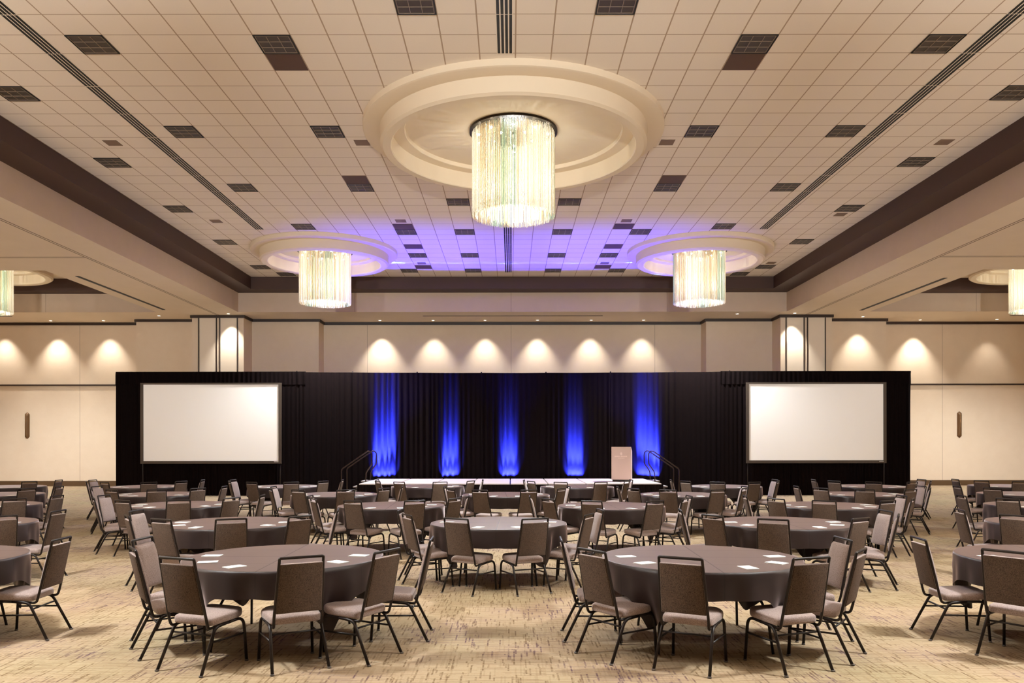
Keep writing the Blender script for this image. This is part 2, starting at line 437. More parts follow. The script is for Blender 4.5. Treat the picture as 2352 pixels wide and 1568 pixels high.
for i, (cx, cy, r0) in enumerate(CH):
    t = thing('chandelier', (cx, cy, ZB), .5*i, 'drum chandelier of pale crystal strands ' + LOC_L[i], 'chandelier', 'crystal drum chandeliers')
    o = bpy.data.objects.new('canopy', CANOPY); C.objects.link(o); o.parent = t
    o = bpy.data.objects.new('crystal_strands', STR); C.objects.link(o); o.parent = t; tag(o, kind='stuff')
    for k in range(15):
        R, N, q = (.76, 10, k) if k < 10 else (.42, 5, k-10)
        o = bpy.data.objects.new('bulb', BULB); C.objects.link(o); o.parent = t
        o.location = (R*math.cos(2*PI*q/N+.3), R*math.sin(2*PI*q/N+.3), 1.66)

# ------------------------------------------------------------------ things in the ceiling
def colx(u): return .08+u*TILE
fix = [  # (column, row) of tile, kind   T louvre light, P plain plate, S small vent
 ('T',-12,21),('T',-7,21),('P',-7,22),('T',-16,24),('T',-12,27),('T',-7,27),('T',-16,30),('S',-15,28),('T',-12,33),('T',-16,36),('S',-15,38),('T',-11,39),
 ('S',-6,28),('P',-7,32),('T',-7,33),('T',-3,35),('S',-6,38),('P',-6,39),('T',-6,40),('T',-3,40),('P',-6,43),('T',-6,45),('T',-3,45),('S',-6,47),('P',-6,48),('T',-7,49),('T',-3,49),
 ('T',-16,48),('T',-15,50),('T',-16,42),('T',-3,19),('T',2,19),
 ('T',6,21),('P',6,22),('T',11,21),('T',15,24),('T',6,27),('T',11,27),('S',15,28),('T',15,30),('T',11,33),('T',15,36),('S',15,37),('T',10,39),
 ('S',5,28),('P',6,32),('T',6,33),('T',2,35),('S',5,38),('P',5,39),('T',6,40),('T',2,40),('P',5,43),('T',2,45),('T',5,45),('S',5,47),('P',5,48),('T',6,49),('T',2,49),
 ('S',15,47),('T',15,48),('T',14,50),('T',15,42)]
tm = MB(); tm.box(.012, .598, .012, .598, -.004, .0); T_HOUS = tm.mesh('housing', M_TROFFER)
tm = MB()
for a, b_ in ((.0, .014), (.596, .61)): tm.box(a, b_, 0, .61, -.014, 0); tm.box(0, .61, a, b_, -.014, 0)
T_FRAME = tm.mesh('frame', M_BLACK)
tm = MB()
for q in (.03, .208, .396, .574): tm.box(q-.005, q+.005, .03, .58, -.012, -.004); tm.box(.03, .58, q-.005, q+.005, -.012, -.004)
T_LOUV = tm.mesh('louvre', M_LOUVRE)
tm = MB(); tm.box(.01, .6, .01, .6, -.008, 0); PLATE = tm.mesh('ceiling_plate', M_PANEL)
tm = MB(); tm.box(.15, .46, .15, .46, -.008, 0)
SVENT = tm.mesh('ceiling_vent', M_VENT)
rows = {}
for kd, u, k in fix: rows.setdefault((kd, k), []).append(u)
krow = {kd: sorted({k for d, u, k in fix if d == kd}) for kd in 'TPS'}
def place(i, nn): return ('only one' if nn == 1 else ('leftmost' if i == 0 else 'rightmost' if i == nn-1 else ORD[i]+' from left'))
for kd, u, k in fix:
    us = sorted(rows[(kd, k)]); i = us.index(u); pos = place(i, len(us)); rr = ORD[krow[kd].index(k)] if krow[kd].index(k) < 14 else str(krow[kd].index(k)+1)+'th'
    loc = (colx(u), k*TILE, H_CEIL-.001)
    if kd == 'T':
        t = thing('ceiling_light', loc, 0, 'dark square louvred ceiling light, %s in the %s such row from photo top' % (pos, rr), 'light', 'unlit louvred ceiling lights')
        for nm, me in (('housing', T_HOUS), ('frame', T_FRAME), ('louvre', T_LOUV)):
            o = bpy.data.objects.new(nm, me); C.objects.link(o); o.parent = t
    elif kd == 'P':
        o = bpy.data.objects.new('ceiling_plate', PLATE); C.objects.link(o); o.location = loc
        tag(o, 'plain brown square ceiling plate, %s in the %s such row from photo top' % (pos, rr), 'ceiling plate', 'plain brown ceiling plates')
    else:
        o = bpy.data.objects.new('ceiling_vent', SVENT); C.objects.link(o); o.location = loc
        tag(o, 'small taupe ceiling vent, %s in the %s such row from photo top' % (pos, rr), 'vent', 'small ceiling vents')

def linear(cx, k0, k1, label):
    t = thing('linear_air_diffuser', (cx, k0*TILE, H_CEIL-.001), 0, label, 'air diffuser', 'linear slot diffusers')
    L = (k1-k0)*TILE; f = MB(); f.box(-.135, .135, 0, L, -.004, 0); f.build('frame', M_CEIL_PLAIN, t)
    for q in (-.099, -.033, .033, .099):
        s = MB(); y = 0.0
        while y < L-.01:
            s.box(q-.022, q+.022, y+.012, min(y+2*TILE, L)-.012, -.008, -.004); y += 2*TILE
        s.build('slot', M_BLACK, t)
M_CEIL_PLAIN = mat('diffuser frame', srgb(240, 226, 208), .6)
linear(-7.75, 10, 40, 'long black slotted air diffuser running along the left of the tiled ceiling')
linear(7.79, 10, 40, 'long black slotted air diffuser running along the right of the tiled ceiling')
linear(-.10, 12, 22, 'slotted air diffuser before the large dome at photo top')
linear(-.10, 33, 50, 'slotted air diffuser in mid ceiling running toward the stage')
def slot(x0, x1, y0, y1, label):
    b = MB(); b.box(x0, x1, y0, y1, H_SOF-.012, H_SOF-.001)
    tag(b.build('air_slot', M_BLACK), label, 'air diffuser', 'air slots in the beams and soffit')
slot(-13.90, -13.78, 25.2, 31.5, 'thin black air slot in the beam left of the main ceiling')
slot(14.02, 14.14, 25.6, 31.8, 'thin black air slot in the beam right of the main ceiling')
slot(-3.69, 3.84, 33.05, 33.13, 'thin air slot in the soffit above the middle of the stage wall')
slot(-24.5, -20.9, 33.05, 33.13, 'thin air slot in the left room soffit near the photo edge')
slot(20.9, 24.5, 33.05, 33.13, 'thin air slot in the right room soffit near the photo edge')

# downlights in the soffit in front of the walls
DL = [(-22.3,34.28,1.0),(-19.97,34.28,1.2),(-17.68,34.28,1.0),(-14.7,33.0,0),(-11.62,32.5,1.3),
      (-5.69,34.28,1.5),(-3.38,34.28,1.0),(-1.13,34.28,1.0),(1.15,34.28,1.05),(3.48,34.28,1.0),(5.75,34.28,.9),
      (9.35,32.65,0),(11.67,32.5,1.3),(14.88,33.42,1.0),(17.75,34.28,1.5),(21.0,34.15,.35)]
dm = MB(); dm.lathe([(.055, -.004), (.075, -.01), (.085, -.006), (.085, 0)], n=24); RING = dm.mesh('trim_ring', M_TRIMRING)
dm = MB(); dm.disc(0, 0, -.003, .056, 24); dm.disc(0, 0, -.001, .056, 24); LENS = dm.mesh('lens', M_LENS)
for i, (x, y, e) in enumerate(DL):
    pos = ['leftmost', 'second from left', 'third from left', 'fourth from left', 'fifth from left', 'sixth from left', 'seventh from left', 'eighth from left',
           'eighth from right', 'seventh from right', 'sixth from right', 'fifth from right', 'fourth from right', 'third from right', 'second from right', 'rightmost'][i]
    t = thing('downlight', (x, y, H_SOF-.001), 0, 'small round lit downlight in the soffit by the far wall, ' + pos, 'light', 'recessed downlights by the far wall')
    for nm, me in (('trim_ring', RING), ('lens', LENS)):
        o = bpy.data.objects.new(nm, me); C.objects.link(o); o.parent = t

# wall sconces
def sconce(x, label):
    t = thing('wall_sconce', (x, YW, 2.68), 0, label, 'wall light', 'bronze wall fixtures')
    s = MB(); loops = []
    for i in range(15):
        zz = -.58+1.16*i/14; e = max(0, abs(zz)-.49)/.09; k = math.sqrt(max(.02, 1-e*e))
        loops.append([(.098*k*math.cos(a), -.11*k*math.sin(a)-.001, zz) for a in [PI*j/12 for j in range(13)]])
    s.loops(loops, True, True, True); s.build('body', M_SCONCE, t)
    s = MB(); s.tube([(0, -.112, -.5), (0, -.114, 0), (0, -.112, .5)], .010, 6); s.build('ridge', mat('bronze ridge', srgb(150, 116, 78), .35, metal=.5), t)
sconce(-21.33, 'tall bronze half-round wall fixture on the left beige wall')
sconce(19.76, 'tall bronze half-round wall fixture on the right beige wall')

# ------------------------------------------------------------------ drapes
def pleats(pts, z0, z1, amp, period, seed, rows=8, top_flat=.5):
    """pleated cloth hanging along a plan polyline pts -> MB"""
    r = random.Random(seed); mb = MB()
    P = [Vector((*p, 0)) for p in pts]; seg = [(b-a).length for a, b in zip(P, P[1:])]; L = sum(seg)
    N = max(8, int(L/(period/7)))
    ph = []; x = 0; a = r.random()*6
    for i in range(N+1):
        ph.append(a); a += 2*PI/7*(.45+1.1*r.random())
    amps = [amp*(.6+.5*math.sin(i*.043+seed)+.3*r.random()) for i in range(N+1)]
    off = []
    loops = []
    for k in range(rows+1):
        t = k/rows; z = z0+(z1-z0)*t; lp = []
        sc = 1.0-(1-top_flat)*max(0, (t-.8)/.2)
        for i in range(N+1):
            d = L*i/N; j = 0; dd = d
            while j < len(seg)-1 and dd > seg[j]: dd -= seg[j]; j += 1
            p = P[j].lerp(P[j+1], dd/seg[j]); tan = (P[j+1]-P[j]).normalized(); nor = Vector((tan.y, -tan.x, 0))
            q = p+nor*(amps[i]*sc*math.sin(ph[i]))+tan*(.3*amps[i]*math.sin(ph[i]*.5+t*.8))
            lp.append((q.x, q.y, z))
        loops.append(lp)
    mb.loops(loops, False, False, False, True)
    return mb
def arcY(x): return 28.95-.42*(x/7.45)**2
posts = [-7.75, -5.77, -3.44, -1.09, 1.28, 3.64, 5.98, 7.9]
pf = thing('drape_pipe_frame', (0, 28.6, 0), 0, 'dark metal pipe frame carrying the black drapes behind the stage', 'pipe frame')
for x in posts:
    s = MB(); s.tube([(x, arcY(x)-28.6+.09, 0), (x, arcY(x)-28.6+.09, 4.49)], .024, 8); s.build('upright', M_FRAME, pf)
    s = MB(); s.box(x-.2, x+.2, arcY(x)-28.6-.02, arcY(x)-28.6+.28, 0, .012); s.build('base_plate', M_FRAME, pf)
for x, q in zip(posts, posts[1:]):
    s = MB(); s.tube([(x, arcY(x)-28.6+.09, 4.435), ((x+q)/2, arcY((x+q)/2)-28.6+.09, 4.425), (q, arcY(q)-28.6+.09, 4.435)], .02, 8); s.build('crossbar', M_FRAME, pf)
blue = {1: 'lit blue at its right', 2: 'crossed by a narrow blue beam', 3: 'crossed by the middle blue beam', 4: 'crossed by the fourth blue beam', 5: 'lit blue at its right'}
for i, (x, q) in enumerate(zip(posts, posts[1:])):
    pts = [(x+(q-x)*k/6, arcY(x+(q-x)*k/6)) for k in range(7)]
    o = pleats(pts, .02, 4.44, .026, .19, 11+i, 6).build('stage_drape', M_DRAPE)
    tag(o, 'black pleated drape panel behind the stage, %s of seven from the left' % ORD[i], 'drape', 'black drape panels behind the stage')
def dress(x0, x1, sx0, sx1, nm, seed):
    y = 28.03
    t = thing('screen_drape_surround', ((x0+x1)/2, y, 0), 0, 'black velour drape surround framing the %s projection screen' % nm, 'drape', 'black drape surrounds of the screens')
    cx = (x0+x1)/2
    for a, b_, s in ((x0, sx0+.12, 1), (sx1-.12, x1, 2)):
        pleats([(a-cx, 0), (b_-cx, 0)], .02, 4.06, .03, .15, seed+s, 6).build('side_drape', M_DRAPE, t)
    pleats([(x0-cx, -.02), (x1-cx, -.02)], 3.95, 4.415, .018, .17, seed+5, 4, .3).build('valance', M_DRAPE, t)
    pleats([(sx0-cx, 0), (sx1-cx, 0)], .02, 1.22, .03, .13, seed+7, 5).build('skirt', M_DRAPE, t)
    bb = MB(); bb.box(sx0-cx-.1, sx1-cx+.1, .09, .10, .9, 4.2); bb.build('backing_cloth', M_DRAPE, t)
dress(-14.02, -7.28, -13.07, -8.10, 'left', 40)
dress(7.42, 14.18, 8.29, 13.23, 'right', 60)
def screen(x0, x1, nm):
    y = 27.88; z0, z1 = 1.155, 4.005; cx = (x0+x1)/2; w = (x1-x0)/2
    t = thing('projection_screen', (cx, y, 0), 0, 'large blank white projection screen standing %s of the stage' % nm, 'screen', 'blank projection screens')
    s = MB(); s.box(-w+.09, w-.09, -.004, .004, z0+.09, z1-.05); s.build('screen_fabric', M_SCREEN, t)
    f = MB()
    f.box(-w, w, -.03, .03, z0, z0+.1); f.box(-w, w, -.03, .03, z1-.06, z1)
    f.box(-w, -w+.1, -.03, .03, z0+.1, z1-.06); f.box(w-.1, w, -.03, .03, z0+.1, z1-.06); f.build('frame', M_SFRAME, t)
    s = MB(); s.box(w-.26, w-.10, -.034, -.03, z0+.055, z0+.075); s.build('badge', M_BADGE, t)
    for sx in (-w+.06, w-.06):
        s = MB(); s.tube([(sx, .04, z0+.3), (sx, .04, .03)], .02, 6); s.tube([(sx, -.45, .02), (sx, .05, .02)], .018, 6); s.build('leg', M_FRAME, t)
screen(-13.07, -8.10, 'left'); screen(8.29, 13.23, 'right')

# ------------------------------------------------------------------ stage
SZ, SY_F, SY_B, S0, S1 = .58, 25.15, 28.72, -4.86, 4.80
wd = (S1-S0)/8
for i in range(8):
    x0 = S0+wd*i; x1 = x0+wd
    t = thing('stage_deck', ((x0+x1)/2, SY_F, 0), 0, 'pale stage deck section, %s of eight from the left' % ORD[i], 'stage', 'pale stage deck sections')
    s = MB(); s.box(-wd/2+.02, wd/2-.02, .0, SY_B-SY_F, SZ-.03, SZ); s.build('deck_top', M_DECK, t)
    s = MB(); s.box(-wd/2+.002, wd/2-.002, .004, SY_B-SY_F-.004, SZ-.10, SZ-.03); s.build('deck_frame', M_DECKEDGE, t)
    for lx in (-wd/2+.1, wd/2-.1):
        for ly in (.1, SY_B-SY_F-.1):
            s = MB(); s.tube([(lx, ly, 0), (lx, ly, SZ-.1)], .022, 6); s.build('leg', M_FRAME, t)
o = pleats([(S0-.03, SY_B), (S0-.03, SY_F-.03), (S1+.03, SY_F-.03), (S1+.03, SY_B)], .01, SZ-.035, .012, .09, 90, 3, 1.0).build('stage_skirt', M_SKIRT)
tag(o, 'black pleated skirt around the front and sides of the stage', 'stage skirt')

def stairs(sg, nm):
    xe = (S0-.06) if sg < 0 else (S1+.06)     # edge next to the stage
    t = thing('stage_stairs', (xe, 27.35, 0), 0, 'short dark stage steps with two hand rails at the %s end of the stage' % nm, 'stairs', 'stage steps')
    for k in range(3):
        a, b_ = sorted((sg*(.28*k+.02), sg*(.28*(k+1))))
        z = SZ-.02-.19*k
        s = MB(); s.box(a, b_, 0, .92, z-.035, z); tr = s.build('tread', M_TREAD, t)
        e = sg*(.28*(k+1)); a, b_ = sorted((e, e-sg*.07))
        s = MB(); s.box(a, b_, .0, .92, z, z+.006); s.build('nosing', M_TNOSE, tr)
    for y in (.0, .92):
        s = MB(); s.tube([(0, y, SZ-.06), (sg*.86, y, .05)], .025, 6); s.build('stringer', M_FRAME, t)
        s = MB()
        p = [(sg*.95, y, 0), (sg*.95, y, .97), (sg*.06, y, 1.585), (sg*.0, y, 1.60), (-sg*.10, y, 1.53), (-sg*.10, y, 1.15), (sg*.10, y, .86), (sg*.12, y, .5)]
        s.tube(bend(p, .07, 5), .021, 8); s.build('hand_rail', M_RAIL, t)
stairs(-1, 'left'); stairs(1, 'right')

t = thing('lectern', (3.72, 26.55, SZ), math.radians(-13), 'blush coloured box lectern standing at the right of the stage', 'lectern')
s = MB(); w_, d_ = .325, .24
s.v += [(-w_,-d_,.07),(w_,-d_,.07),(w_,d_,.07),(-w_,d_,.07),(-w_,-d_,1.16),(w_,-d_,1.16),(w_,d_,1.02),(-w_,d_,1.02)]
for q in ((0,3,2,1),(4,5,6,7),(0,1,5,4),(1,2,6,5),(2,3,7,6),(3,0,4,7)): s.f.append(q); s.sm.append(False)
body = s.build('body', M_LECTERN, t)
s = MB(); s.box(-w_+.03, w_-.03, -d_+.03, d_-.03, 0, .07); s.build('plinth', M_FRAME, t)
s = MB(); ball(s, 0, -d_-.001, .93, .05, 12, 8); em = s.build('emblem', M_LECLOGO, t); em.scale = (.75, .06, 1)
em.location = (0, -d_*.94, .0)
s = MB(); x = -.215
for wl in (.035, .03, .04, .03, .035, .0, .045, .04, .03, .035, .03, .04):
    if wl: s.box(x, x+wl-.008, -d_-.003, -d_, .825, .862)
    x += wl if wl else .025
for k in range(6): s.box(-.10+k*.036, -.10+k*.036+.026, -d_-.003, -d_, .775, .795)
s.build('lettering', M_LECLOGO, t)

# ------------------------------------------------------------------ chair
M_CAP = mat('grey foot glide', srgb(96, 88, 82), .4)
def cap(leg, x, y):
    s = MB(); s.tube([(x, y, 0), (x, y, .014)], .0165, 8); s.build('foot_cap', M_CAP, leg)
def rail_y(z): return -.215-(z-.42)*.2255
def make_chair(label):
    t = thing('banquet_chair', (0, 0, 0), 0, label, 'chair', 'brown banquet chairs around the round tables')
    # seat cushion: trapezoid plan with rounded corners
    plan = [(-.205,-.168),(.205,-.168),(.232,.14),(.165,.24),(-.165,.24),(-.232,.14)]
    out = []
    for i in range(6):
        a, b_, c = Vector(plan[i-1]), Vector(plan[i]), Vector(plan[(i+1) % 6]); rr = .045
        p0 = b_+(a-b_).normalized()*rr; p1 = b_+(c-b_).normalized()*rr
        for k in range(5):
            q = k/4; out.append(p0*(1-q)**2+b_*2*q*(1-q)+p1*q*q)
    cen = Vector((0, .02)); loops = []
    for sc, z in ((.955, .376), (.99, .381), (1.0, .394), (1.0, .416), (.985, .429), (.94, .437), (.8, .444), (.5, .448), (.15, .449)):
        loops.append([(cen.x+(p.x-cen.x)*sc, cen.y+(p.y-cen.y)*sc, z+.065*(cen.y+(p.y-cen.y)*sc)) for p in out])
    s = MB(); s.loops(loops); s.build('seat', M_FAB, t)
    # padded back
    s = MB(); loops = []
    nrm = Vector((0, math.cos(math.atan(.2255)), math.sin(math.atan(.2255))))
    zs = [.472, .480, .50, .58, .7, .8, .855, .872, .880]; fr = [.006, .020, .030, .036, .038, .036, .030, .020, .006]
    for z, d in zip(zs, fr):
        hw = .187-(z-.42)*.034; y = rail_y(z)
        base = Vector((0, y, z)); lp = []
        sect = [(-hw, -.010), (-hw+.006, -.014), (hw-.006, -.014), (hw, -.010), (hw, d*.4), (hw-.02, d*.85), (hw*.5, d), (0, d*1.04), (-hw*.5, d), (-hw+.02, d*.85), (-hw, d*.4)]
        for px, pd in sect: p = base+nrm*pd; lp.append((px, p.y, p.z))
        loops.append(lp)
    s.loops(loops); s.build('backrest', M_FAB, t)
    s = MB(); loops = []
    for z, q in ((.474, .5), (.480, 1), (.50, 1), (.69, 1), (.872, 1), (.879, .5)):
        hw = .186-(z-.42)*.034; base = Vector((0, rail_y(z), z)); lp = []
        for px, pd in ((-hw, -.011), (-hw+.008, -.013-.006*q), (hw-.008, -.013-.006*q), (hw, -.011)):
            p = base+nrm*pd; lp.append((px, p.y, p.z))
        loops.append(lp)
    s.loops(loops); s.build('back_panel', M_FABB, t)['label'] = 'darker brown rear panel'
    # bent tube back frame
    def side(sg): return [(sg*.185, .02, .362), (sg*.192, -.195, .348), (sg*.196, rail_y(.415), .415), (sg*.176, rail_y(.905), .905)]
    L = bend(side(-1), .05, 4); R = bend(side(1), .05, 4)
    y = rail_y(.926)
    top = bend([L[-1], Vector((-.176, y, .926)), Vector((.176, y, .926)), R[-1]], .011, 3)
    s = MB(); s.tube(L[:-1]+top+list(reversed(R[:-1])), .0120, 8)
    s.build('back_frame', M_FRAME, t)
    for sg in (-1, 1):
        f = bend([(sg*.228, .215, 0), (sg*.216, .190, .376), (sg*.206, .02, .364)], .085, 6)
        s = MB(); s.tube(f, .0132, 8); cap(s.build('leg', M_FRAME, t), sg*.228, .215)
        f = bend([(sg*.228, -.31, 0), (sg*.208, -.135, .352), (sg*.206, .02, .364)], .05, 5)
        s = MB(); s.tube(f, .0132, 8); cap(s.build('leg', M_FRAME, t), sg*.228, -.31)
        s = MB(); s.tube([(sg*.220, .199, .24), (sg*.215, -.185, .24)], .0085, 6); s.build('stretcher', M_FRAME, t)
    s = MB(); s.tube([(-.21, -.158, .290), (.21, -.158, .290)], .009, 6); s.build('stretcher', M_FRAME, t)
    return t

# ------------------------------------------------------------------ table, cloth, pads
def make_table():
    t = thing('round_table', (0, 0, 0), 0, '-', 'table', 'round banquet tables')
    s = MB(); s.lathe([(.01, .725), (.885, .725), (.896, .73), (.896, .75), (.89, .756), (.01, .756)], n=64, sm=False); s.build('tabletop', mat('plywood top', srgb(120, 90, 62), .6), t)
    for sx in (-1, 1):
        for sy in (-1, 1):
            p = [(sx*.30, sy*.28, .725), (sx*.47, sy*.47, .36), (sx*.50, sy*.55, 0)]
            s = MB(); s.tube(bend(p, .12, 4), .0125, 8); s.build('leg', M_FRAME, t)
    return t
def cloth_mesh(seed, half=1.143):
    r = random.Random(seed); NA = 192; s = MB(); loops = []
    ph = [r.uniform(0, 6.28) for _ in range(6)]
    corner = [r.uniform(-.07, .05) for _ in range(4)]
    def arm(a):
        ca, sa = abs(math.cos(a)), abs(math.sin(a))
        q = (ca**9+sa**9)**(1/9)
        L = half/q
        return min(L, 1.60)
    NR = 12
    grid = []
    for k in range(NR+1): grid.append([])
    for j in range(NA):
        a = 2*PI*j/NA          # angle from -y (camera side), positive to +x
        drop = arm(a)-.915
        c4 = math.cos(a*4)     # -1 at corners
        cn = max(0, -c4)
        idx = int(((math.degrees(a)+0) % 360)//90)
        drop += corner[idx]*cn*cn
        drop = min(drop, .73)
        aa = (a+PI) % (2*PI)-PI
        front = abs(aa) < 1.42
        tail = math.exp(-((abs(math.degrees(aa))-40)/7.5)**2)
        if front:      # between tucked chairs only a narrow corner falls low, elsewhere the hem rests above the seats
            drop = min(drop, .235+.06*cn+(.44+corner[idx])*tail)
        for k in range(NR+1):
            q = k/NR; d = drop*q; z = .766-d
            wv = (.012*math.sin(9*a+ph[0])+.014*math.sin(14*a+ph[1])+.010*math.sin(23*a+ph[2]))*min(1, d/.16)*(.55+.8*cn)
            R = .919+.006*min(1, d/.03)+wv-.03*cn*min(1, d/.5)
            if front: R -= .11*tail*max(0, min(1, (d-.18)/.3))
            else: R -= .06*cn*min(1, d/.6)
            grid[k].append((R*math.sin(a), -R*math.cos(a), max(.02, z)))
    top = [[(f*.918*math.sin(2*PI*j/NA), -f*.918*math.cos(2*PI*j/NA), .768 if f < .99 else .7675) for j in range(NA)] for f in (.02, .5, .97, .99)]
    s.loops(top+grid, True, True, False, True)
    return s.mesh('tablecloth', M_CLOTH)
CLOTHS = [cloth_mesh(s) for s in (1, 2, 3, 4)]
pm = MB(); pm.box(-.058, .058, -.085, .085, 0, .006); PAD = pm.mesh('notepad', M_PAPER)

ROWN = {'A': 'nearest row', 'B': 'second row', 'C': 'third row', 'D': 'fourth row', 'E': 'farthest row'}
SLOT = ['left end', 'outer left', 'inner left', 'inner right', 'outer right', 'right end']
# each table: row, centre, rails of the six chairs relative to the centre
TAB = [
('A',-5.63,7.48,[None,None,None,None,None,(1.23,.12)]),
('A',-2.15,7.51,[(-1.40,.09),(-1.14,-.64),(-.51,-1.23),(.47,-1.17),(1.10,-.80),(1.39,.05)]),
('A',1.78,7.43,[(-1.29,.10),(-1.02,-.66),(-.44,-1.16),(.60,-1.17),(1.19,-.73),(1.39,.12)]),
('A',5.20,7.42,[(-1.19,.14),(-.95,-.70),None,None,None,None]),
('B',-7.50,10.75,[None,None,None,None,(1.03,-.74),(1.24,.06)]),
('B',-3.78,10.75,[(-1.36,.08),(-1.10,-.72),(-.46,-1.19),(.39,-1.18),(1.13,-.82),(1.38,.20)]),
('B',-.17,10.73,[(-1.36,.14),(-1.17,-.60),(-.50,-1.13),(.45,-1.12),(1.14,-.56),(1.40,.17)]),
('B',3.67,10.70,[(-1.35,.15),(-1.13,-.71),(-.54,-1.25),(.58,-1.10),(1.26,-.65),(1.39,-.03)]),
('B',7.45,10.65,[(-1.21,.20),(-1.0,-.62),None,None,None,None]),
('C',-9.36,14.0,[None]*4+[(1.0,-.74),(1.34,-.04)]),
('C',-5.86,14.0,[(-1.41,.10),(-1.19,-.66),(-.45,-1.19),(.46,-1.17),(1.12,-.64),(1.42,.12)]),
('C',-2.09,13.8,[(-1.45,.10),(-1.20,-.68),(-.45,-1.17),(.55,-1.17),(1.16,-.66),(1.35,.08)]),
('C',1.73,13.68,[(-1.41,.08),(-1.11,-.66),(-.46,-1.17),(.55,-1.19),(1.14,-.66),(1.38,.12)]),
('C',5.47,13.7,[(-1.39,.10),(-1.10,-.68),(-.51,-1.17),(.52,-1.15),(1.16,-.66),(1.35,.10)]),
('C',9.25,13.7,[(-1.39,.10),(-1.01,-.66)]+[None]*4),
('D',-11.08,17.0,[None]*4+[(1.02,-.66),(1.22,.10)]),
('D',-7.58,17.0,[(-1.39,.10),(-1.13,-.66),(-.43,-1.17),(.48,-1.17),(1.08,-.66),(1.38,.10)]),
('D',-3.75,16.85,[(-1.35,.10),(-1.19,-.64),(-.48,-1.17),(.47,-1.18),(1.15,-.66),(1.42,.08)]),
('D',-.11,16.75,[(-1.31,.10),(-1.13,-.66),(-.51,-1.17),(.46,-1.17),(1.14,-.66),(1.34,.12)]),
('D',3.60,16.7,[(-1.34,.10),(-1.13,-.68),(-.52,-1.17),(.47,-1.15),(1.12,-.66),(1.37,.10)]),
('D',7.44,16.8,[(-1.35,.10),(-1.11,-.66),(-.45,-1.18),(.47,-1.17),(1.12,-.65),(1.33,.10)]),
('D',10.95,16.8,[(-1.42,.10),(-1.11,-.66)]+[None]*4),
('E',-12.87,20.1,[None]*4+[(.95,-.66),(1.22,.10)]),
('E',-9.25,20.1,[(-1.45,.10),(-1.21,-.66),(-.50,-1.17),(.57,-1.17),(1.14,-.66),(1.37,.10)]),
('E',-5.74,20.1,[(-1.37,.10),(-1.19,-.66),(-.48,-1.17),(.48,-1.19),(1.11,-.66),(1.43,.10)]),
('E',-2.12,20.1,[(-1.27,.10),(-1.17,-.66),(-.57,-1.15),(.42,-1.17),(1.13,-.66),(1.40,.12)]),
('E',1.66,19.9,[(-1.34,.10),(-1.18,-.66),(-.49,-1.17),(.47,-1.17),(1.16,-.68),(1.38,.10)]),
('E',5.36,19.9,[(-1.32,.10),(-1.10,-.66),(-.47,-1.17),(.41,-1.16),(1.14,-.66),(1.32,.10)]),
('E',9.04,19.9,[(-1.39,.10),(-1.18,-.66),(-.45,-1.17),(.47,-1.17),(1.18,-.66),(1.36,.12)]),
('E',12.60,20.0,[(-1.23,.10),(-1.06,-.66),(-.45,-1.17)]+[None]*3),
]
TURN = {(1,0): -94, (1,1): -56, (1,2): -22, (1,3): 29, (1,4): 62, (1,5): 91, (2,0): -91, (2,1): -55, (2,2): -29, (2,3): 20, (2,4): 54, (2,5): 93}  # headings in degrees
cnt = {}
for r_, *_ in TAB: cnt[r_] = cnt.get(r_, 0)+1
seen = {}
chair0 = None; table0 = make_table(); first = True
for ti, (r_, cx, cy, ch) in enumerate(TAB):
    i = seen.get(r_, 0); seen[r_] = i+1; nn = cnt[r_]
    pos = 'leftmost table' if i == 0 else 'rightmost table' if i == nn-1 else ORD[i]+' table from left'
    where = pos+', '+ROWN[r_]
    rz = rnd.uniform(-.05, .05)
    lab = 'round folding table hidden under its cloth, '+where
    if first: table0.location = (cx, cy, 0); table0['label'] = lab; first = False
    else: copy_tree(table0, (cx, cy, 0), 0, lab)
    o = bpy.data.objects.new('tablecloth', CLOTHS[ti % 4]); C.objects.link(o); o.location = (cx, cy, 0); o.rotation_euler = (0, 0, rz)
    tag(o, 'dark brown cloth draped over the '+where, 'tablecloth', 'dark brown tablecloths')
    for k, p in enumerate(ch):
        if p is not None:
            dx, dy = p; d = math.hypot(dx, dy); mn = 1.24 if k in (2, 3) else 1.31
            if d < mn: dx, dy = dx*mn/d, dy*mn/d; d = mn
            fx, fy = -dx/d, -dy/d
            h = math.atan2(-fx, fy)+rnd.uniform(-.05, .05)
            if k in (2, 3): h += math.radians((-6, 6)[k-2])
            if (ti, k) in TURN: h = math.radians(TURN[(ti, k)])
            ux, uy = -math.sin(h), math.cos(h)
            loc = (cx+dx+.33*ux, cy+dy+.33*uy, 0)
            lab = 'brown banquet chair, %s seat, %s' % (SLOT[k], where)
            if chair0 is None:
                chair0 = make_chair(lab); chair0.location = loc; chair0.rotation_euler = (0, 0, h)
            else: copy_tree(chair0, loc, h, lab)
        a = math.radians((-92, -57, -21, 21, 57, 92)[k])
        px, py = cx+.70*math.sin(a), cy-.70*math.cos(a)
        sx = 1174+1815*px/py
        if -10 < sx < 2362:
            o = bpy.data.objects.new('notepad', PAD); C.objects.link(o); o.location = (px, py, .7685); o.rotation_euler = (0, 0, a+rnd.uniform(-.35, .35))
            tag(o, 'white notepad at the %s seat, %s' % (SLOT[k], where), 'notepad', 'white notepads on the tables')

